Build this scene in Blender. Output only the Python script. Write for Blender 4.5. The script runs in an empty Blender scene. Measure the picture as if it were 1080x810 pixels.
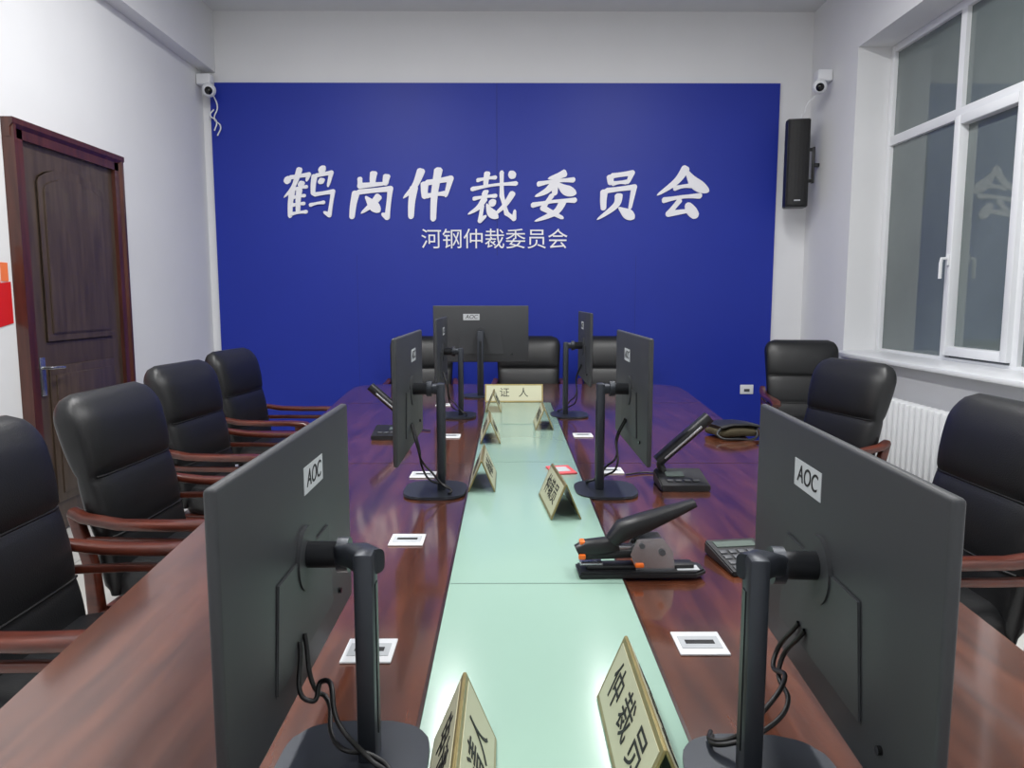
import bpy, bmesh, math, random
from mathutils import Vector, Matrix
random.seed(4)
S=bpy.context.scene
COL=S.collection
S.view_settings.view_transform='Standard'

def lin(c):
    return tuple(((x/255)/12.92 if x/255<=.04045 else (((x/255)+.055)/1.055)**2.4) for x in c)
def mat(name,rgb,rough=.5,metal=0,coat=0,var=0,vscale=6,bump=0,bscale=200,emis=0,spec=.5,stretch=None,rgb2=None,coatr=.05):
    m=bpy.data.materials.new(name); m.use_nodes=True
    nt=m.node_tree; N=nt.nodes; L=nt.links
    b=N['Principled BSDF']; c=lin(rgb)
    b.inputs['Base Color'].default_value=(*c,1)
    b.inputs['Roughness'].default_value=rough
    b.inputs['Metallic'].default_value=metal
    b.inputs['Coat Weight'].default_value=coat
    b.inputs['Coat Roughness'].default_value=coatr
    b.inputs['Specular IOR Level'].default_value=spec
    if emis:
        b.inputs['Emission Color'].default_value=(*c,1); b.inputs['Emission Strength'].default_value=emis
    tc=N.new('ShaderNodeTexCoord'); mp=N.new('ShaderNodeMapping')
    L.new(tc.outputs['Object'],mp.inputs['Vector'])
    if stretch: mp.inputs['Scale'].default_value=stretch
    if var or rgb2:
        n=N.new('ShaderNodeTexNoise'); n.inputs['Scale'].default_value=vscale; n.inputs['Detail'].default_value=6
        L.new(mp.outputs['Vector'],n.inputs['Vector'])
        r=N.new('ShaderNodeValToRGB')
        r.color_ramp.elements[0].position=.32; r.color_ramp.elements[1].position=.68
        c2=lin(rgb2) if rgb2 else tuple(x*(1-var) for x in c)
        r.color_ramp.elements[0].color=(*c2,1); r.color_ramp.elements[1].color=(*c,1)
        L.new(n.outputs['Fac'],r.inputs['Fac']); L.new(r.outputs['Color'],b.inputs['Base Color'])
    if bump:
        n=N.new('ShaderNodeTexNoise'); n.inputs['Scale'].default_value=bscale; n.inputs['Detail'].default_value=3
        L.new(tc.outputs['Object'],n.inputs['Vector'])
        bp=N.new('ShaderNodeBump'); bp.inputs['Strength'].default_value=bump; bp.inputs['Distance'].default_value=.002
        L.new(n.outputs['Fac'],bp.inputs['Height']); L.new(bp.outputs['Normal'],b.inputs['Normal'])
    return m

M=dict(
 wall=mat('wall_paint',(225,226,228),.75,var=.03,vscale=2,bump=.1,bscale=60),
 ceil=mat('ceiling_paint',(215,217,220),.8,var=.03),
 blue=mat('blue_board',(24,46,156),.48,var=.06,vscale=1.5,spec=.4),
 seam=mat('dark_seam',(12,20,80),.6),
 white=mat('white_letter',(240,240,245),.5),
 table=mat('mahogany_lacquer',(104,58,38),.2,coat=.9,coatr=.08,rgb2=(68,36,24),vscale=5,stretch=(6,.6,2),spec=.5),
 tabledk=mat('mahogany_edge',(60,32,23),.3,coat=.3,rgb2=(43,21,17),vscale=5,stretch=(4,.6,4)),
 glass=mat('pale_green_glass',(152,184,169),.22,coat=.35,coatr=.1,var=.05,vscale=1.2),
 glassedge=mat('glass_joint',(105,132,120),.3),
 chwood=mat('chair_wood',(98,44,29),.3,coat=.35,rgb2=(62,25,17),vscale=7,stretch=(1,5,5)),
 leather=mat('black_leather',(22,23,25),.38,bump=.35,bscale=260,spec=.5),
 seamblk=mat('leather_piping',(12,12,13),.5),
 mon=mat('monitor_plastic',(42,44,48),.45,bump=.06,bscale=500),
 monf=mat('monitor_back_flat',(53,55,58),.48,bump=.06,bscale=500,spec=.4),
 stand=mat('stand_grey',(50,54,61),.38,metal=.4),
 standdk=mat('hinge_dark',(32,34,38),.4,metal=.4),
 screen=mat('screen_black',(8,9,11),.12),
 cable=mat('black_cable',(16,16,18),.45),
 label=mat('paper_label',(180,184,188),.6),
 ink=mat('black_ink',(20,20,22),.6),
 gold=mat('brass_frame',(150,136,88),.35,metal=.5,var=.2,vscale=30),
 cream=mat('cream_paper',(188,188,160),.45),
 black=mat('black_plastic',(22,23,26),.38),
 grill=mat('speaker_grille',(14,14,16),.6,bump=.8,bscale=300),
 silver=mat('steel',(180,182,186),.25,metal=.9),
 orange=mat('orange_plastic',(235,110,30),.4),
 pvc=mat('white_pvc',(226,228,231),.3),
 pane=mat('night_window_glass',(108,118,118),.03,spec=.8,var=.25,vscale=.8),
 floor=mat('floor_tile',(205,205,200),.12,var=.05,vscale=2),
 grout=mat('tile_grout',(140,140,136),.6),
 doorfr=mat('door_frame_wood',(84,44,33),.3,coat=.3,rgb2=(58,29,22),vscale=5,stretch=(5,5,.6)),
 doorlf=mat('door_leaf_wood',(80,66,55),.4,coat=.15,rgb2=(60,48,40),vscale=5,stretch=(5,5,.6)),
 red=mat('red_decal',(205,25,30),.5), oran=mat('orange_decal',(235,120,70),.5),
 pink=mat('pink_card',(220,90,95),.5),
 olive=mat('olive_canvas',(62,54,34),.8,bump=.4,bscale=150),
 lamp=mat('lamp_diffuser',(255,255,255),.5,emis=5),
 lcd=mat('lcd_grey',(95,106,100),.2), key=mat('key_grey',(74,76,80),.5),
 rad=mat('radiator_enamel',(222,224,226),.35),
)

def empty(name,loc=(0,0,0),rz=0):
    e=bpy.data.objects.new(name,None); COL.objects.link(e); e.location=loc; e.rotation_euler=(0,0,rz); e.empty_display_size=.1
    return e
def addmesh(name,bm,m,parent=None,sm=None,loc=(0,0,0),rot=(0,0,0)):
    bmesh.ops.recalc_face_normals(bm,faces=bm.faces)
    me=bpy.data.meshes.new(name); bm.to_mesh(me); bm.free()
    if sm is not None:
        me.shade_smooth()
        try: me.set_sharp_from_angle(angle=math.radians(sm))
        except Exception: pass
    for x in (m if isinstance(m,list) else [m]): me.materials.append(x)
    o=bpy.data.objects.new(name,me); COL.objects.link(o)
    o.parent=parent; o.location=loc; o.rotation_euler=rot
    return o
def bmbox(bm,c,s,bev=0,seg=2,mi=0,rot=None):
    r=bmesh.ops.create_cube(bm,size=1)
    vs=r['verts']
    mt=Matrix.Diagonal((s[0],s[1],s[2],1))
    if rot is not None: mt=rot.to_4x4()@mt
    mt=Matrix.Translation(c)@mt
    bmesh.ops.transform(bm,matrix=mt,verts=vs)
    fs=set(f for v in vs for f in v.link_faces)
    for f in fs: f.material_index=mi
    if bev:
        es=list(set(e for v in vs for e in v.link_edges))
        rr=bmesh.ops.bevel(bm,geom=es,offset=bev,segments=seg,affect='EDGES',profile=.5)
        for f in rr['faces']: f.material_index=mi
def box(name,c,s,m,parent=None,bev=0,rot=(0,0,0),seg=2):
    bm=bmesh.new(); bmbox(bm,(0,0,0),s,bev,seg)
    return addmesh(name,bm,m,parent,35 if bev else None,loc=c,rot=rot)
def span(name,x0,x1,y0,y1,z0,z1,m,parent=None,bev=0):
    return box(name,((x0+x1)/2,(y0+y1)/2,(z0+z1)/2),(x1-x0,y1-y0,z1-z0),m,parent,bev)
def cyl(name,p0,p1,r,m,parent=None,n=20,r2=None,bev=0):
    p0=Vector(p0);p1=Vector(p1); d=p1-p0
    bm=bmesh.new()
    bmesh.ops.create_cone(bm,cap_ends=True,segments=n,radius1=r,radius2=r if r2 is None else r2,depth=d.length)
    q=d.to_track_quat('Z','Y').to_matrix().to_4x4()
    bmesh.ops.transform(bm,matrix=Matrix.Translation((p0+p1)/2)@q,verts=bm.verts)
    return addmesh(name,bm,m,parent,40)
def rings(name,rl,m,parent=None,sm=50,cap=True):
    bm=bmesh.new(); V=[[bm.verts.new(p) for p in r] for r in rl]; n=len(rl[0])
    for a,b in zip(V,V[1:]):
        for i in range(n):
            bm.faces.new((a[i],a[(i+1)%n],b[(i+1)%n],b[i]))
    if cap:
        bm.faces.new(V[0]); bm.faces.new(V[-1])
    return addmesh(name,bm,m,parent,sm)
def se(t,e):
    c,s=math.cos(t),math.sin(t)
    return math.copysign(abs(c)**(2/e),c),math.copysign(abs(s)**(2/e),s)
def sweep(name,pts,ws,hs,m,parent=None,up=(0,0,1),n=16,e=4):
    P=[Vector(p) for p in pts]; R=[]
    if not isinstance(ws,(list,tuple)): ws=[ws]*len(P)
    if not isinstance(hs,(list,tuple)): hs=[hs]*len(P)
    for i,p in enumerate(P):
        t=(P[min(i+1,len(P)-1)]-P[max(i-1,0)]).normalized()
        s=Vector(up).cross(t).normalized(); u=t.cross(s)
        R.append([p+s*(ws[i]*se(2*math.pi*k/n,e)[0])+u*(hs[i]*se(2*math.pi*k/n,e)[1]) for k in range(n)])
    return rings(name,R,m,parent)
def curve(name,pts,r,m,parent=None):
    cu=bpy.data.curves.new(name,'CURVE'); cu.dimensions='3D'; cu.bevel_depth=r; cu.bevel_resolution=3; cu.resolution_u=10
    sp=cu.splines.new('BEZIER'); sp.bezier_points.add(len(pts)-1)
    for b,p in zip(sp.bezier_points,pts):
        b.co=p; b.handle_left_type=b.handle_right_type='AUTO'
    cu.materials.append(m)
    o=bpy.data.objects.new(name,cu); COL.objects.link(o); o.parent=parent; return o
def text(name,body,size,m,parent,mtx,offset=0,ext=.001,shear=0):
    cu=bpy.data.curves.new(name,'FONT'); cu.body=body; cu.size=size; cu.align_x='CENTER'; cu.align_y='CENTER'
    cu.offset=offset; cu.extrude=ext; cu.shear=shear; cu.materials.append(m)
    o=bpy.data.objects.new(name,cu); COL.objects.link(o); o.parent=parent; o.matrix_local=mtx; return o
def frame(x,y,o):
    x=Vector(x).normalized(); y=Vector(y).normalized(); z=x.cross(y)
    return Matrix(((x.x,y.x,z.x,o[0]),(x.y,y.y,z.y,o[1]),(x.z,y.z,z.z,o[2]),(0,0,0,1)))
def prism(name,poly,ax,a0,a1,m,parent=None,bev=0):
    bm=bmesh.new()
    def mk(p,a):
        return {'x':(a,p[0],p[1]),'y':(p[0],a,p[1]),'z':(p[0],p[1],a)}[ax]
    A=[bm.verts.new(mk(p,a0)) for p in poly]; B=[bm.verts.new(mk(p,a1)) for p in poly]; n=len(poly)
    fa=bm.faces.new(A); fb=bm.faces.new(B)
    for i in range(n): bm.faces.new((A[i],A[(i+1)%n],B[(i+1)%n],B[i]))
    if bev:
        bmesh.ops.bevel(bm,geom=list(set(list(fa.edges)+list(fb.edges))),offset=bev,segments=2,affect='EDGES')
    return addmesh(name,bm,m,parent,35 if bev else None)

# ------------------------------------------------------------ room
XL,XR,YB,YN,H=-2.66,2.65,6.70,-1.4,3.83
span('floor',XL-.15,XR+.4,YN-.15,YB+.15,-.1,0,M['floor'])
bm=bmesh.new()
x=XL+.4
while x<XR: bmbox(bm,(x,(YB+YN)/2,.0006),(.004,YB-YN,.0012)); x+=.8
y=YN+.3
while y<YB: bmbox(bm,((XL+XR)/2,y,.0006),(XR-XL,.004,.0012)); y+=.8
addmesh('floor_grout_lines',bm,M['grout'])
span('ceiling',XL-.15,XR+.4,YN-.15,YB+.15,H,H+.1,M['ceil'])
span('wall_back',XL-.15,XR+.4,YB,YB+.15,0,H,M['wall'])
span('wall_near',XL-.15,XR+.4,YN-.15,YN,0,H,M['wall'])
span('wall_left',XL-.15,XL,YN,YB,0,H,M['wall'])
WY0,WY1,WZ0,WZ1=3.05,5.83,.93,3.26
bm=bmesh.new()
def sp(bm,x0,x1,y0,y1,z0,z1,bev=0,mi=0): bmbox(bm,((x0+x1)/2,(y0+y1)/2,(z0+z1)/2),(x1-x0,y1-y0,z1-z0),bev,2,mi)
sp(bm,XR,XR+.4,WY1,YB,0,H); sp(bm,XR,XR+.4,YN,WY0,0,H)
sp(bm,XR,XR+.4,WY0,WY1,0,WZ0); sp(bm,XR,XR+.4,WY0,WY1,WZ1,H)
addmesh('wall_right',bm,M['wall'])
span('trim_1',XL,XL+.12,YN,YB,3.32,H,M['wall'])       # beam along left wall
span('baseboard_left',XL,XL+.012,YN,3.95,0,.1,M['ceil'])
span('baseboard_right',XR-.012,XR,YN,YB,0,.1,M['ceil'])

# window
w=empty('window_1')
wx0,wx1=2.90,2.96
bm=bmesh.new()
def fr(y0,y1,z0,z1,t=.055,x0=wx0,x1=wx1):
    sp(bm,x0,x1,y0,y0+t,z0,z1,.006); sp(bm,x0,x1,y1-t,y1,z0,z1,.006)
    sp(bm,x0,x1,y0+t,y1-t,z0,z0+t,.006); sp(bm,x0,x1,y0+t,y1-t,z1-t,z1,.006)
fr(WY0,WY1,WZ0,WZ1)
sp(bm,wx0,wx1,WY0+.05,WY1-.05,2.52,2.59,.006)
for yy in (4.92,4.22): sp(bm,wx0+.001,wx1,yy-.03,yy+.03,WZ0+.05,WZ1-.05)
fr(4.24,4.90,1.0,2.53,.06,wx0-.03,wx1)      # opening sash
addmesh('frame',bm,M['pvc'],w,35)
span('pane',wx0+.03,wx0+.036,WY0+.03,WY1-.03,WZ0+.03,WZ1-.03,M['pane'],w)
box('handle_plate',(wx0-.036,4.865,1.62),(.012,.028,.07),M['pvc'],w,.004)
sweep('handle',[(wx0-.045,4.865,1.63),(wx0-.075,4.865,1.63),(wx0-.08,4.865,1.60),(wx0-.08,4.865,1.50)],.010,.009,M['pvc'],w,up=(0,1,0))
span('windowsill',2.53,2.898,3.052,5.828,.932,.965,M['pvc'],None,.008)

# radiator
bm=bmesh.new(); y=3.5
while y<5.2:
    bmbox(bm,(2.56,y,.42),(.10,.045,.58),.018,2)
    bmbox(bm,(2.56,y,.42),(.06,.062,.50),.01,1)
    y+=.066
bmbox(bm,(2.56,4.35,.67),(.045,1.74,.045),.018,2); bmbox(bm,(2.56,4.35,.17),(.045,1.74,.045),.018,2)
for yy in (3.6,5.1): bmbox(bm,(2.56,yy,.07),(.05,.03,.14)); bmbox(bm,(2.62,yy,.6),(.05,.02,.02))
addmesh('radiator',bm,M['rad'],None,40)

# blue board and lettering
bp_=empty('blue_backdrop_panel')
span('board',-2.585,2.37,6.675,6.70,.0,3.23,M['blue'],bp_)
bm=bmesh.new()
sp(bm,-.099,-.096,6.673,6.677,1.75,3.23)
for xx in (-1.345,1.14): sp(bm,xx-.001,xx+.001,6.6745,6.677,.0,1.75)
addmesh('panel_joints',bm,M['seam'],bp_)

# brush-written characters: every stroke is a tapered, flat raised ribbon
GL={
'鹤':[('d',(8,83),(5,68)),('z',(8,80),(47,85),(43,72)),('p',(29,99),(19,64),(1,42)),('s',(17,58),(16,3)),('d',(31,73),(37,62)),
     ('h',(17,57),(47,62)),('h',(18,42),(44,45)),('h',(18,27),(44,30)),('h',(15,10),(50,14)),('s',(31,60),(31,12)),
     ('d',(78,100),(68,87)),('s',(59,85),(58,45)),('z',(59,82),(91,87),(86,60)),('d',(70,77),(76,67)),('z',(58,46),(97,51),(93,6),(81,13)),('h',(52,26),(83,31))],
'岗':[('s',(51,99),(50,72)),('z',(22,88),(24,70),(76,73)),('s',(79,92),(77,69)),('s',(17,60),(12,2)),('z',(17,57),(88,62),(86,4),(74,12)),
     ('p',(67,50),(51,30),(30,13)),('n',(37,48),(52,32),(70,15))],
'仲':[('p',(35,98),(24,66),(3,42)),('s',(23,66),(22,2)),('s',(43,73),(46,40)),('z',(43,70),(93,77),(86,42)),('h',(47,45),(86,49)),('s',(68,99),(66,-4))],
'裁':[('h',(13,81),(54,86)),('s',(34,98),(33,67)),('h',(3,64),(97,73)),('z',(62,99),(67,50),(80,15),(96,4),(96,22)),('p',(90,57),(74,30),(50,8)),
     ('d',(78,97),(90,84)),('d',(30,61),(37,52)),('h',(9,45),(58,50)),('p',(35,48),(22,28),(2,15)),('z',(30,34),(28,2),(40,12)),('d',(56,41),(44,31)),('n',(38,35),(48,18),(64,6))],
'委':[('p',(70,99),(54,92),(32,87)),('h',(10,76),(90,83)),('s',(50,92),(50,52)),('p',(48,79),(32,62),(8,51)),('n',(52,79),(70,64),(95,54)),
     ('z',(46,55),(28,27),(74,4)),('p',(70,43),(56,18),(13,0)),('h',(2,33),(98,41))],
'员':[('s',(29,93),(33,72)),('z',(29,90),(74,95),(67,73)),('h',(34,74),(67,77)),('s',(20,63),(23,20)),('z',(20,60),(82,66),(78,20)),('p',(51,54),(48,30),(11,1)),('n',(54,25),(70,14),(90,1))],
'会':[('p',(52,99),(36,72),(1,46)),('n',(50,94),(70,68),(100,50)),('h',(31,58),(68,63)),('h',(12,36),(88,43)),('z',(48,38),(28,11),(72,16)),('d',(60,30),(84,2))],
}
def smooth_pts(P,k=8):
    out=[]
    for i in range(len(P)-1):
        p0=P[max(i-1,0)];p1=P[i];p2=P[i+1];p3=P[min(i+2,len(P)-1)]
        for j in range(k):
            t=j/k
            out.append(tuple(.5*((2*p1[a])+(-p0[a]+p2[a])*t+(2*p0[a]-5*p1[a]+4*p2[a]-p3[a])*t*t+(-p0[a]+3*p1[a]-3*p2[a]+p3[a])*t**3) for a in (0,1)))
    out.append(P[-1]); return out
def brush_char(ch,parent,cx,cz,size):
    bm=bmesh.new()
    cnt=0
    def W(q):
        X=q[0]-50; Z=q[1]-50; X+=.10*Z
        return (cx+X*size/100, cz+(Z+.03*X)*size/100)
    def solid(poly,y0):
        # closed convex polygon extruded from the wall out to y0
        F=[bm.verts.new((q[0],y0,q[1])) for q in poly]; K=[bm.verts.new((q[0],0,q[1])) for q in poly]
        bm.faces.new(F); bm.faces.new(K[::-1]); n=len(F)
        for i in range(n): bm.faces.new((F[i],K[i],K[(i+1)%n],F[(i+1)%n]))
    for idx,st in enumerate(GL[ch]):
        ty,P=st[0],list(st[1:])
        segs=[]
        if ty=='z':
            for i in range(len(P)-1): segs.append(smooth_pts([P[i],P[i+1]],8))
        elif len(P)==2:
            a,b=P; L=math.dist(a,b); nx,ny=-(b[1]-a[1])/L,(b[0]-a[0])/L
            bow=.03*L*(1 if ty=='h' else -1)
            segs=[smooth_pts([a,((a[0]+b[0])/2+nx*bow,(a[1]+b[1])/2+ny*bow),b],8)]
        else: segs=[smooth_pts(P,9)]
        Wd={'h':4.7,'s':6.7,'z':5.7,'p':6.8,'n':7.4,'d':6.3}[ty]
        if ch=='鹤': Wd*=.74
        if ch=='裁': Wd*=.80
        for si,pts in enumerate(segs):
            n=len(pts); L=sum(math.dist(pts[i],pts[i+1]) for i in range(n-1)); acc=0
            A=[];B=[]; cnt+=1; y0=-.010-.0004*cnt
            last=si==len(segs)-1
            for i,p in enumerate(pts):
                if i: acc+=math.dist(pts[i-1],p)
                t=acc/L
                if ty=='h': f=.72+.6*abs(2*t-1)**2.2
                elif ty=='s': f=.8+.5*(1-t)**3+.15*math.sin(3*t)
                elif ty=='z': f=(.85+.2*abs(2*t-1)**2) if not last else 1.05-.45*t
                elif ty=='p': f=1.15*(1-t)**.55+.10
                elif ty=='n': f=.35+1.1*math.sin(math.pi*min(1,t*.95))**1.2*(.4+t)
                else: f=.35+1.15*math.sin(math.pi*(t*.75+.1))
                e0=min(1,math.sqrt(max(0,(acc+.8)/4))); e1=min(1,math.sqrt(max(0,(L-acc+.5)/4)))
                if ty=='z' and si>0: e0=1
                if ty=='z' and not last: e1=1
                wv=Wd*f*e0*e1
                a=pts[max(i-1,0)];b=pts[min(i+1,n-1)]; dl=math.dist(a,b) or 1
                tx,ty_=(b[0]-a[0])/dl,(b[1]-a[1])/dl
                A.append(W((p[0]-ty_*wv,p[1]+tx*wv))); B.append(W((p[0]+ty_*wv,p[1]-tx*wv)))
            Af=[bm.verts.new((q[0],y0,q[1])) for q in A]; Ab=[bm.verts.new((q[0],0,q[1])) for q in A]
            Bf=[bm.verts.new((q[0],y0,q[1])) for q in B]; Bb=[bm.verts.new((q[0],0,q[1])) for q in B]
            for i in range(n-1):
                bm.faces.new((Af[i],Af[i+1],Bf[i+1],Bf[i])); bm.faces.new((Ab[i],Bb[i],Bb[i+1],Ab[i+1]))
                bm.faces.new((Af[i],Ab[i],Ab[i+1],Af[i+1])); bm.faces.new((Bf[i],Bf[i+1],Bb[i+1],Bb[i]))
            bm.faces.new((Af[0],Bf[0],Bb[0],Ab[0])); bm.faces.new((Af[-1],Ab[-1],Bb[-1],Bf[-1]))
            if ty=='z' and not last:   # brush knuckle at the turn
                cnt+=1; r=Wd*1.06; c=pts[-1]
                solid([W((c[0]+r*math.cos(k*math.pi/7),c[1]+r*math.sin(k*math.pi/7))) for k in range(14)],-.010-.0004*cnt)
    return addmesh('character',bm,M['white'],parent)
sg=empty('wall_lettering',(0,6.6735,0))
for ch,xx,zz,s in zip('鹤岗仲裁委员会',(-1.75,-1.20,-.71,-.13,.41,.97,1.54),(2.295,2.275,2.29,2.27,2.265,2.275,2.30),(.45,.42,.45,.44,.42,.42,.46)):
    brush_char(ch,sg,xx,zz,s)
text('subtitle','河钢仲裁委员会',.187,M['white'],sg,frame((1,0,0),(0,0,1),(-.12,-.006,1.885)),offset=0,ext=.004)
o=empty('wall_socket',(2.17,6.675,.55))
box('plate',(0,-.006,0),(.12,.012,.085),M['pvc'],o,.004)
box('slots',(0,-.0125,-.008),(.05,.002,.025),M['key'],o)

# door
d=empty('door_1')
Y0,Y1,ZT=4.02,5.16,2.32
prism('frame_near',[(XL,Y0),(XL+.06,Y0+.01),(XL+.06,Y0+.03),(XL+.045,Y0+.05),(XL+.045,Y0+.1),(XL,Y0+.1)],'z',0,ZT,M['doorfr'],d)
prism('frame_far',[(XL,Y1-.1),(XL+.045,Y1-.1),(XL+.045,Y1-.05),(XL+.06,Y1-.03),(XL+.06,Y1-.01),(XL,Y1)],'z',0,ZT,M['doorfr'],d)
prism('frame_head',[(XL,ZT-.1),(XL+.045,ZT-.1),(XL+.045,ZT-.05),(XL+.062,ZT-.03),(XL+.062,ZT),(XL,ZT)],'y',Y0,Y1,M['doorfr'],d)
span('leaf',XL,XL+.02,Y0+.1,Y1-.1,.01,ZT-.1,M['doorlf'],d)
def arch(y0,y1,z0,z1,r):
    pts=[(y0,z0),(y1,z0),(y1,z1-r)]
    for k in range(1,9):
        a=math.pi*k/9; pts.append(((y0+y1)/2+(y1-y0)/2*math.cos(a),z1-r+r*math.sin(a)))
    pts.append((y0,z1-r)); return pts
prism('moulding_upper',arch(Y0+.22,Y1-.22,1.12,ZT-.2,.10),'x',XL+.02,XL+.032,M['doorlf'],d,.006)
prism('panel_upper',arch(Y0+.27,Y1-.27,1.17,ZT-.25,.09),'x',XL+.032,XL+.04,M['doorlf'],d,.006)
span('moulding_lower',XL+.02,XL+.032,Y0+.22,Y1-.22,.18,.98,M['doorlf'],d,.005)
span('panel_lower',XL+.032,XL+.04,Y0+.27,Y1-.27,.23,.93,M['doorlf'],d,.003)
box('lock_plate',(XL+.025,Y0+.16,.93),(.012,.05,.22),M['silver'],d,.004)
sweep('lever',[(XL+.03,Y0+.16,.98),(XL+.08,Y0+.16,.98),(XL+.085,Y0+.20,.98),(XL+.08,Y0+.28,.975)],.009,.009,M['silver'],d,e=2)

# red decal on left wall
o=empty('wall_decal')
pts=[(2.2,1.0),(3.3,1.12),(4.0,1.24)]+[(4.0,1.46),(3.6,1.42),(3.0,1.38),(2.2,1.46)]
prism('ribbon',pts,'x',XL,XL+.004,M['red'],o)
for i,(a,b,z0,z1) in enumerate([(3.93,3.985,1.462,1.56),(3.84,3.92,1.45,1.66),(3.72,3.82,1.44,1.6),(3.55,3.7,1.42,1.72),(3.35,3.5,1.41,1.62)]):
    span('skyline_%d'%i,XL,XL+.004,a,b,z0,z1,M['oran'],o)

# speaker
o=empty('column_speaker',(2.44,6.42,2.5),math.radians(-10))
prism('cabinet',[(-.085,.09),(.085,.09),(.10,-.02),(.09,-.07),(-.09,-.07),(-.10,-.02)],'z',-.36,.36,M['black'],o,.008)
pr=[(-.086,-.070)]+[(.086*math.sin(math.radians(a)),-.070-.028*math.cos(math.radians(a))) for a in range(-80,81,20)]+[(.086,-.070)]
prism('grille',pr,'z',-.345,.345,M['grill'],o)
box('badge',(0,-.099,-.31),(.05,.003,.012),M['silver'],o)
bm=bmesh.new()
for zz in (.13,-.13): bmbox(bm,(.10,.07,zz),(.10,.03,.025),.003)
bmbox(bm,(.15,.07,0),(.02,.04,.30),.003); bmbox(bm,(.17,.07,0),(.06,.03,.03),.003)
addmesh('bracket',bm,M['black'],o,35)
# security cameras
def seccam(x,y,z,side):
    o=empty('security_camera',(x,y,z))
    box('wall_box',(side*.03,.0,.03),(.12,.10,.09),M['pvc'],o,.01)
    cyl('neck',(-side*.01,-.02,.0),(-side*.02,-.05,-.04),.022,M['pvc'],o)
    bm=bmesh.new(); bmesh.ops.create_uvsphere(bm,u_segments=24,v_segments=14,radius=.058)
    addmesh('ball',bm,M['pvc'],o,60,loc=(-side*.025,-.07,-.07))
    bm=bmesh.new(); bmesh.ops.create_uvsphere(bm,u_segments=20,v_segments=12,radius=.034)
    addmesh('lens',bm,M['screen'],o,60,loc=(-side*.035,-.105,-.082))
seccam(-2.565,6.61,3.20,-1); seccam(2.555,6.30,3.15,1)
o=empty('camera_cable')
curve('cable_run',[(-2.56,6.66,3.14),(-2.52,6.66,3.02),(-2.55,6.66,2.92),(-2.50,6.66,2.86),(-2.53,6.66,2.78)],.006,M['pvc'],o)
curve('cable_loop',[(-2.55,6.655,3.0),(-2.58,6.65,2.95),(-2.53,6.65,2.90),(-2.55,6.65,2.82)],.006,M['pvc'],o)
o=empty('speaker_cable')
curve('cable_run',[(2.56,6.38,3.05),(2.50,6.40,2.98),(2.49,6.42,2.92),(2.46,6.45,2.86)],.006,M['pvc'],o)

# ceiling lights
for lx in (-1.2,1.2):
    for ly in (.3,2.3,4.0):
        o=empty('ceiling_light',(lx,ly,H))
        box('housing',(0,0,-.02),(.30,1.24,.04),M['pvc'],o,.005)
        box('diffuser',(0,0,-.042),(.26,1.20,.006),M['lamp'],o)
        ld=bpy.data.lights.new('tube_light','AREA'); ld.shape='RECTANGLE'; ld.size=.26; ld.size_y=1.2; ld.energy=44 if ly>3 else 35; ld.color=(1.0,.995,.98)
        lo=bpy.data.objects.new('tube_light',ld); COL.objects.link(lo); lo.parent=o; lo.location=(0,0,-.05)

# ------------------------------------------------------------ table
CX=.062; TZ=.75
def hw(y): return .82+.33*max(0,min(1,(y-.9)/4.2))**.95
tb=empty('conference_table')
TN,TF=.30,5.37
def outline(ins,far):
    r=[(CX+hw(TN)-ins-.08,TN+ins),(CX+hw(TN)-ins,TN+ins+.08)]
    y=TN+.4
    while y<far-.35: r.append((CX+hw(y)-ins,y)); y+=.3
    w=hw(far)-ins
    for k in range(0,7):
        a=math.pi/2*k/6; r.append((CX+w-.22+.22*math.cos(a),far-ins-.22+.22*math.sin(a)))
    l=[(2*CX-x,y) for x,y in reversed(r)]
    return r+l
prism('top',outline(0,TF),'z',TZ-.055,TZ,M['table'],tb,.008)
prism('apron',outline(.16,TF),'z',TZ-.17,TZ-.055,M['tabledk'],tb)
for yy in (.9,2.9,4.7):
    span('pedestal_%d'%int(yy*10),-.42,.54,yy-.22,yy+.22,.06,TZ-.17,M['tabledk'],tb,.01)
    span('plinth_%d'%int(yy*10),-.46,.58,yy-.26,yy+.26,0,.06,M['tabledk'],tb,.01)
GX0,GX1,GY1=-.128,.252,4.36
span('glass_inlay',GX0,GX1,TN+.04,GY1,TZ-.001,TZ+.006,M['glass'],tb,.001)
bm=bmesh.new()
for yy in (1.545,2.75,3.6): sp(bm,GX0,GX1,yy-.002,yy+.002,TZ+.0055,TZ+.0064)
addmesh('glass_joints',bm,M['glassedge'],tb)
bm=bmesh.new()
for yy in (2.75,4.38):
    for a,b in ((CX-hw(yy)+.01,GX0-.005),(GX1+.005,CX+hw(yy)-.01)): sp(bm,a,b,yy-.0015,yy+.0015,TZ-.001,TZ+.0006)
sp(bm,GX0-.006,GX0-.001,TN+.04,4.38,TZ-.001,TZ+.004); sp(bm,GX1+.001,GX1+.006,TN+.04,4.38,TZ-.001,TZ+.004)
addmesh('wood_joints',bm,M['tabledk'],tb)
GZ=TZ+.0064

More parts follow.
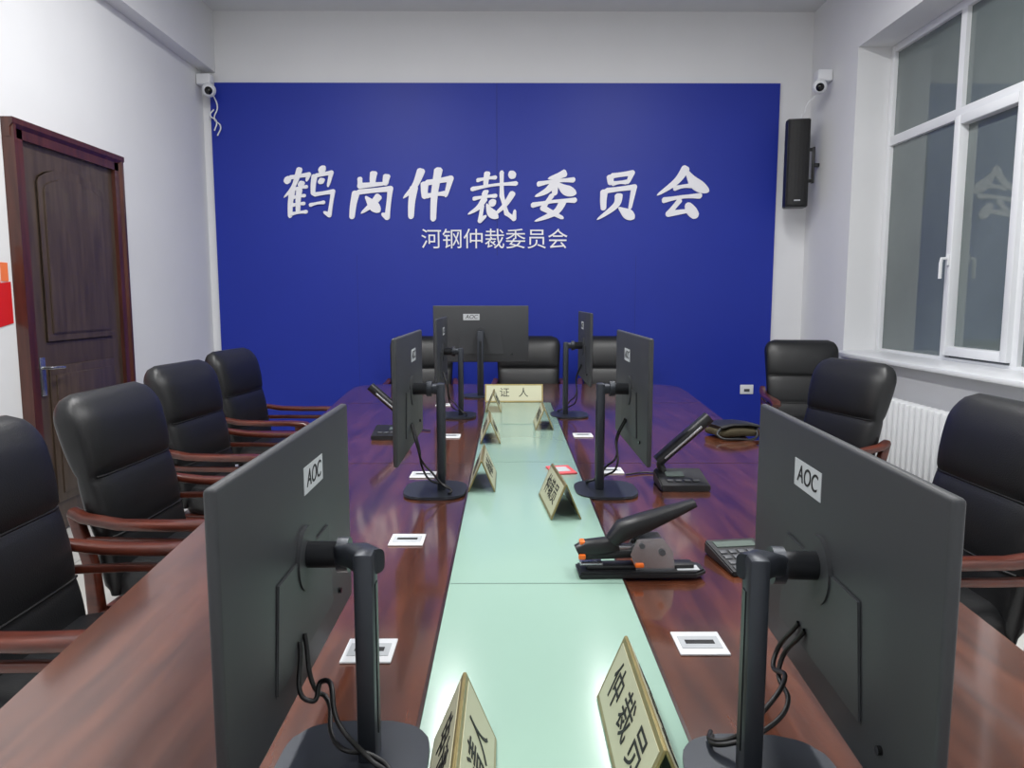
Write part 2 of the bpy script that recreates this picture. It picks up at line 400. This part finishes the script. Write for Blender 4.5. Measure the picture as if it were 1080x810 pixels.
# ------------------------------------------------------------ chairs
def build_chair():
    parts=[]
    R=[];n=32
    z0,z1=.40,1.06
    for i in range(41):
        t=i/40; z=z0+(z1-z0)*t
        cx=-.215-.13*t**1.3
        h=.042
        if t<.60: h+=.013*abs(math.sin(math.pi*t/.30))**.5
        else: h+=.028*abs(math.sin(math.pi*(t-.60)/.40))**.5
        w=.240+.03*t
        if t>.86: k=(t-.86)/.14; q=math.sqrt(max(0,1-k*k)); w=w-.075+.075*q; h*=.25+.75*q
        if t<.04: h*=.6
        R.append([(cx+h*se(2*math.pi*k/n,3.2)[0],w*se(2*math.pi*k/n,5)[1],z) for k in range(n)])
    parts.append(rings('backrest',R,M['leather']))
    for t in (.30,.60):
        z=z0+(z1-z0)*t; cx=-.215-.13*t**1.3+.041
        parts.append(sweep('stitch_%d'%int(t*10),[(cx-.01,-.235,z),(cx,-.2,z),(cx+.002,0,z),(cx,.2,z),(cx-.01,.235,z)],.004,.004,M['seamblk'],e=2))
    R=[]
    for i in range(13):
        t=i/12; z=.37+.125*t
        k=1-abs(2*t-1)**3*.07 if t<.5 else 1-(2*t-1)**4*.16
        R.append([(.02+.265*k*se(2*math.pi*j/n,5)[0],.255*k*se(2*math.pi*j/n,5)[1],z+ (.008 if t>.9 else 0)) for j in range(n)])
    R.append([(.02+.12*se(2*math.pi*j/n,3)[0],.12*se(2*math.pi*j/n,3)[1],.512) for j in range(n)])
    parts.append(rings('seat_cushion',R,M['leather']))
    bm=bmesh.new()
    bmbox(bm,(.02,0,.345),(.53,.50,.055),.008)
    parts.append(addmesh('seat_rail',bm,M['chwood'],None,35))
    for s in (-1,1):
        y=s*.29
        parts.append(sweep('armrest_%d'%(s+2),[(-.315,y*.94,.695),(-.27,y*.97,.675),(-.15,y,.658),(.0,y,.656),(.15,y,.66),(.24,y,.655),(.275,y,.640)],[.020,.024,.027,.031,.033,.033,.028],[.014,.014,.015,.015,.015,.015,.010],M['chwood']))
        parts.append(sweep('front_leg_%d'%(s+2),[(.245,y,0),(.235,y,.2),(.215,y,.40),(.205,y,.55),(.215,y,.645)],[.018,.021,.024,.022,.026],[.022,.025,.03,.026,.032],M['chwood'],up=(1,0,0)))
        parts.append(sweep('rear_leg_%d'%(s+2),[(-.36,y*.93,0),(-.29,y*.93,.2),(-.255,y*.93,.36),(-.265,y*.93,.52),(-.31,y*.93,.69)],[.018,.02,.022,.02,.018],[.02,.022,.026,.022,.02],M['chwood'],up=(1,0,0)))
        parts.append(sweep('arm_lower_rail_%d'%(s+2),[(-.265,y*.95,.60),(-.1,y,.602),(.05,y,.604),(.205,y,.606)],[.011]*4,[.012]*4,M['chwood']))
        parts.append(sweep('side_rail_%d'%(s+2),[(-.26,y*.95,.345),(.0,y*.97,.345),(.22,y,.345)],[.014]*3,[.024]*3,M['chwood']))
    parts.append(sweep('front_stretcher',[(.215,-.29,.33),(.22,0,.325),(.215,.29,.33)],.012,.022,M['chwood']))
    parts.append(sweep('rear_stretcher',[(-.26,-.27,.33),(-.26,0,.33),(-.26,.27,.33)],.012,.02,M['chwood']))
    return parts
proto=build_chair(); first=True
def chair(x,y,deg):
    global first
    e=empty('leather_armchair',(x,y,0),math.radians(deg))
    for p in proto:
        if first: p.parent=e
        else:
            q=p.copy(); COL.objects.link(q); q.parent=e
    first=False
chair(-1.0,1.77,0); chair(-1.07,2.57,-2); chair(-1.27,3.57,-6); chair(-1.37,4.50,-6)
chair(1.21,2.22,180); chair(1.42,3.62,168+26); chair(2.17,5.25,-98)
chair(-.72,5.86,-90); chair(.17,5.86,-90); chair(.88,5.86,-90)

# ------------------------------------------------------------ monitors
def monitor(x,y,deg,top,shift=0,cab=True,lab='AOC',head=0,px=.10,by=0,bd=.11):
    e=empty('computer_monitor',(x,y,TZ+.0006),math.radians(deg))
    W,Hh=.612,.362; zc=top-Hh/2
    bm=bmesh.new(); bmbox(bm,(px,shift,zc),(.014,W,Hh),.005,3)
    addmesh('panel_shell',bm,M['monf'],e,35)
    box('screen',(px+.0073,shift,zc+.004),(.001,W-.012,Hh-.022),M['screen'],e)
    prism('rear_bulge',[(-.15,-.13),(.15,-.13),(.13,.01),(-.13,.01)],'x',0,.004,M['monf'],e,.0018).location=(px-.0105,shift,zc)
    cyl('mount_ring',(px-.013,shift,zc),(px-.007,shift,zc),.046,M['monf'],e,40)
    hz=zc+.005
    cyl('hinge',(px-.065,shift,hz),(px-.010,shift,hz),.019,M['standdk'],e,28)
    cyl('hinge_cap',(px-.072,shift,hz),(px-.056,shift,hz),.025,M['stand'],e,28)
    ch=hz+.018+head
    box('column',(0,0,ch/2),(.026,.040,ch),M['stand'],e,.006)
    box('column_groove',(-.0135,0,ch*.5),(.002,.014,ch*.7),M['standdk'],e)
    sweep('head_arm',[(-.008,0,ch-.018),(.015,shift*.3,ch-.018),(px-.062,shift,hz)],[.020,.019,.016],[.017,.016,.015],M['stand'],e)
    pts=[(.10*se(2*math.pi*k/40,4)[0]+.02,bd*se(2*math.pi*k/40,3)[1]+by) for k in range(40)]
    prism('base_plate',pts,'z',0,.009,M['stand'],e,.003)
    cyl('joystick',(px-.012,shift-.2,zc-.13),(px-.006,shift-.2,zc-.13),.005,M['screen'],e,12)
    ls=-.06 if deg>90 else .06
    box('label',(px-.0074,shift+ls,top-.072),(.001,.105,.04),M['label'],e)
    text('label_ink',lab,.036,M['ink'],e,frame((0,-1,0),(0,0,1),(px-.0084,shift+ls,top-.072)),offset=0,ext=.0003,shear=.2)
    if cab:
        for i,dy in enumerate((.03,.055)):
            curve('cable_%d'%i,[(px-.012,shift+dy,zc-.10),(px-.035,shift+dy+.03,zc-.17),(px-.045,(shift+dy)*.6,.07+.03*i),(.03,.04,.045+.03*i),(-.01,.035+.01*i,.03),(-.035,.05+.01*i,.018),(-.03,.075+.01*i,.014)],.0035,M['cable'],e)
monitor(-.187,.935,180,.43,-.095,head=.022,px=.113,by=.02,bd=.10)
monitor(.310,.89,-3,.44,.07,head=.02,px=.111,by=-.01,bd=.10)
monitor(-.215,2.34,180,.51)
monitor(.295,2.34,0,.51)
monitor(-.25,3.88,180,.52)
monitor(.305,3.90,0,.55)
monitor(-.175,4.66,90,.575,cab=False)

# ------------------------------------------------------------ nameplates
def nameplate(x,y,L,body,deg=0,z=GZ,hgt=.10):
    e=empty('nameplate',(x,y,z),math.radians(deg))
    hb=.042; th=.004
    for s in (-1,1):
        up=Vector((-s*hb,0,hgt)).normalized(); nrm=Vector((s*hgt,0,hb)).normalized()
        ry=Vector((0,s,0))
        c=Vector((s*hb/2,0,hgt/2+.001)); sl=math.hypot(hb,hgt)
        F=frame(ry,up,c)
        bm=bmesh.new(); bmbox(bm,(0,0,0),(L,sl,th),.001,1); bm.transform(F)
        addmesh('plate_%d'%(s+2),bm,M['gold'],e)
        bm=bmesh.new(); bmbox(bm,(0,0,th/2+.0003),(L-.018,sl-.018,.0008)); bm.transform(F)
        addmesh('paper_%d'%(s+2),bm,M['cream'],e)
        text('text_%d'%(s+2),body,.062,M['ink'],e,Matrix.Translation(nrm*(th/2+.0014))@F,offset=0,ext=.0003)
nameplate(.180,.935,.29,'仲 裁 员',0)
nameplate(-.060,.83,.28,'申请人',0)
nameplate(.150,2.14,.27,'仲裁员',5)
nameplate(-.085,2.44,.27,'申请人',0)
nameplate(.17,3.55,.27,'仲裁员')
nameplate(-.08,3.22,.26,'申请人',2)
nameplate(-.08,4.08,.24,'代理人')
nameplate(.035,4.44,.35,'证   人',-90,TZ+.001,.105)

# ------------------------------------------------------------ flip sockets on table
def sock(x,y,deg=0):
    e=empty('table_socket',(x,y,TZ+.0003),math.radians(deg))
    box('plate',(0,0,.002),(.088,.088,.004),M['pvc'],e,.0015)
    box('flap',(0,0,.0045),(.072,.046,.001),M['label'],e)
    box('slot',(0,0,.0053),(.052,.014,.001),M['ink'],e)
for a in ((-.26,1.85),(.345,1.27),(-.245,1.245),(-.30,2.56),(.37,2.62),(.34,3.32),(-.26,3.3),(-.38,4.3)): sock(*a)
o=empty('pink_booklet',(.19,2.60,GZ),.2)
box('cover',(0,0,.003),(.085,.12,.006),M['pink'],o,.001)
box('pages',(.001,0,.0064),(.05,.07,.0008),M['label'],o)

# ------------------------------------------------------------ stapler
o=empty('heavy_duty_stapler',(.155,1.60,GZ+.0004),math.radians(2))
prism('base',[(0,-.035),(.26,-.04),(.285,-.02),(.285,.02),(.26,.04),(0,.035)],'z',0,.014,M['black'],o,.004)
box('base_rail',(.14,0,.019),(.24,.036,.010),M['black'],o,.003)
box('anvil',(.03,0,.026),(.05,.03,.006),M['silver'],o,.002)
box('paper_guide',(.135,0,.026),(.02,.058,.010),M['orange'],o,.003)
sweep('magazine',[(.01,0,.045),(.10,0,.048),(.20,0,.05)],.014,.011,M['black'],o)
box('magazine_rail',(.11,0,.062),(.17,.020,.010),M['silver'],o,.002)
sweep('head',[(.0,0,.05),(.02,0,.060),(.06,0,.064),(.09,0,.07)],[.014,.017,.018,.016],[.016,.018,.018,.016],M['black'],o)
box('pusher_knob',(.008,-.018,.045),(.016,.008,.012),M['orange'],o,.003)
box('front_knob',(.010,0,.073),(.012,.024,.010),M['orange'],o,.003)
prism('hinge_cheek',[(.13,.012),(.215,.012),(.21,.055),(.185,.088),(.13,.085),(.115,.05)],'y',-.023,-.019,M['silver'],o)
prism('hinge_cheek_far',[(.13,.012),(.215,.012),(.21,.055),(.185,.088),(.13,.085),(.115,.05)],'y',.019,.023,M['silver'],o)
cyl('hinge_pin',(.185,-.028,.055),(.185,.028,.055),.007,M['key'],o)
cyl('hinge_pin_front',(.14,-.028,.07),(.14,.028,.07),.006,M['key'],o)
sweep('handle',[(.075,0,.075),(.10,0,.10),(.15,0,.117),(.21,0,.140),(.262,0,.160)],[.018,.026,.026,.020,.014],[.014,.022,.020,.014,.008],M['black'],o)
box('foot_label',(.245,-.012,.0146),(.05,.03,.001),M['label'],o)

# calculator
o=empty('calculator',(.555,1.68,TZ+.0008),math.radians(8))
prism('body',[(-.08,.002),(.08,.002),(.08,.032),(-.08,.012)],'x',-.065,.065,M['black'],o,.003)
sl=math.atan2(.020,.16)
box('display',(0,.052,.0298),(.10,.028,.002),M['lcd'],o,rot=(sl,0,0))
for i in range(5):
    for j in range(4):
        yy=-.064+j*.026; box('key_%d_%d'%(i,j),(-.046+i*.023,yy,.0225+yy*.125),(.017,.017,.005),M['key'],o,.0015,rot=(sl,0,0))

# conference microphones with slanted paddle
def mic(x,y,s,deg=0):
    e=empty('conference_microphone',(x,y,TZ+.0006),math.radians(deg))
    prism('base',[(-.07,0),(.07,0),(.07,.045),(-.07,.02)],'x',-.08,.08,M['black'],e,.004)
    sl=math.atan2(.025,.14)
    box('lcd',(-.02*s,.02,.0375),(.06,.04,.002),M['lcd'],e,rot=(sl,0,0))
    for i in range(4): box('button_%d'%i,((-.045+i*.028),-.035,.0285),(.02,.014,.004),M['key'],e,.001,rot=(sl,0,0))
    sweep('stem',[(-.05*s,.05,.035),(-.06*s,.055,.06),(-.055*s,.055,.09)],.014,.014,M['black'],e,up=(0,1,0),e=2)
    sweep('paddle',[(-.07*s,.055,.072),(-.02*s,.055,.118),(.05*s,.055,.180),(.10*s,.055,.225)],[.026]*4,[.018]*4,M['black'],e)
    sweep('paddle_strip',[(-.05*s,.028,.088),(0,.028,.133),(.07*s,.028,.195)],.002,.004,M['silver'],e)
    curve('cable',[(0,.07,.01),(.02*s,.12,.004),(-.08*s,.18,.004),(-.16*s,.15,.004)],.003,M['cable'],e)
mic(.575,2.40,1); mic(-.525,3.28,-1)

# bag on far right of the table
o=empty('document_bag',(1.02,3.32,TZ+.001),.3)
rl=[]
for i in range(9):
    t=i/8; z=.045*t; k=math.sqrt(max(.05,1-(2*t-1)**4))
    rl.append([(.11*k*se(2*math.pi*j/28,4)[0]*(1+.05*math.sin(3*j)),.08*k*se(2*math.pi*j/28,4)[1],z+.006*math.sin(j)*(t)) for j in range(28)])
rings('body',[[(p[0],p[1],max(0,p[2])) for p in r] for r in rl],M['olive'],o)
sweep('flap',[(-.10,0,.048),(-.04,0,.058),(.04,0,.056),(.10,0,.046)],.07,.008,M['black'],o)
curve('strap',[(-.10,-.06,.045),(-.13,-.09,.02),(-.05,-.12,.006),(.06,-.10,.006),(.09,-.05,.04)],.006,M['black'],o)

# ------------------------------------------------------------ world + camera
wd=bpy.data.worlds.new('night'); S.world=wd; wd.use_nodes=True
wd.node_tree.nodes['Background'].inputs[0].default_value=(.05,.06,.08,1)
wd.node_tree.nodes['Background'].inputs[1].default_value=.5
cd=bpy.data.cameras.new('camera'); cd.sensor_width=36; cd.lens=26.0; cd.clip_start=.02
co=bpy.data.objects.new('camera',cd); COL.objects.link(co)
co.location=(0,0,1.37); co.rotation_euler=(math.radians(90-6.58),0,math.radians(-.3))
S.camera=co
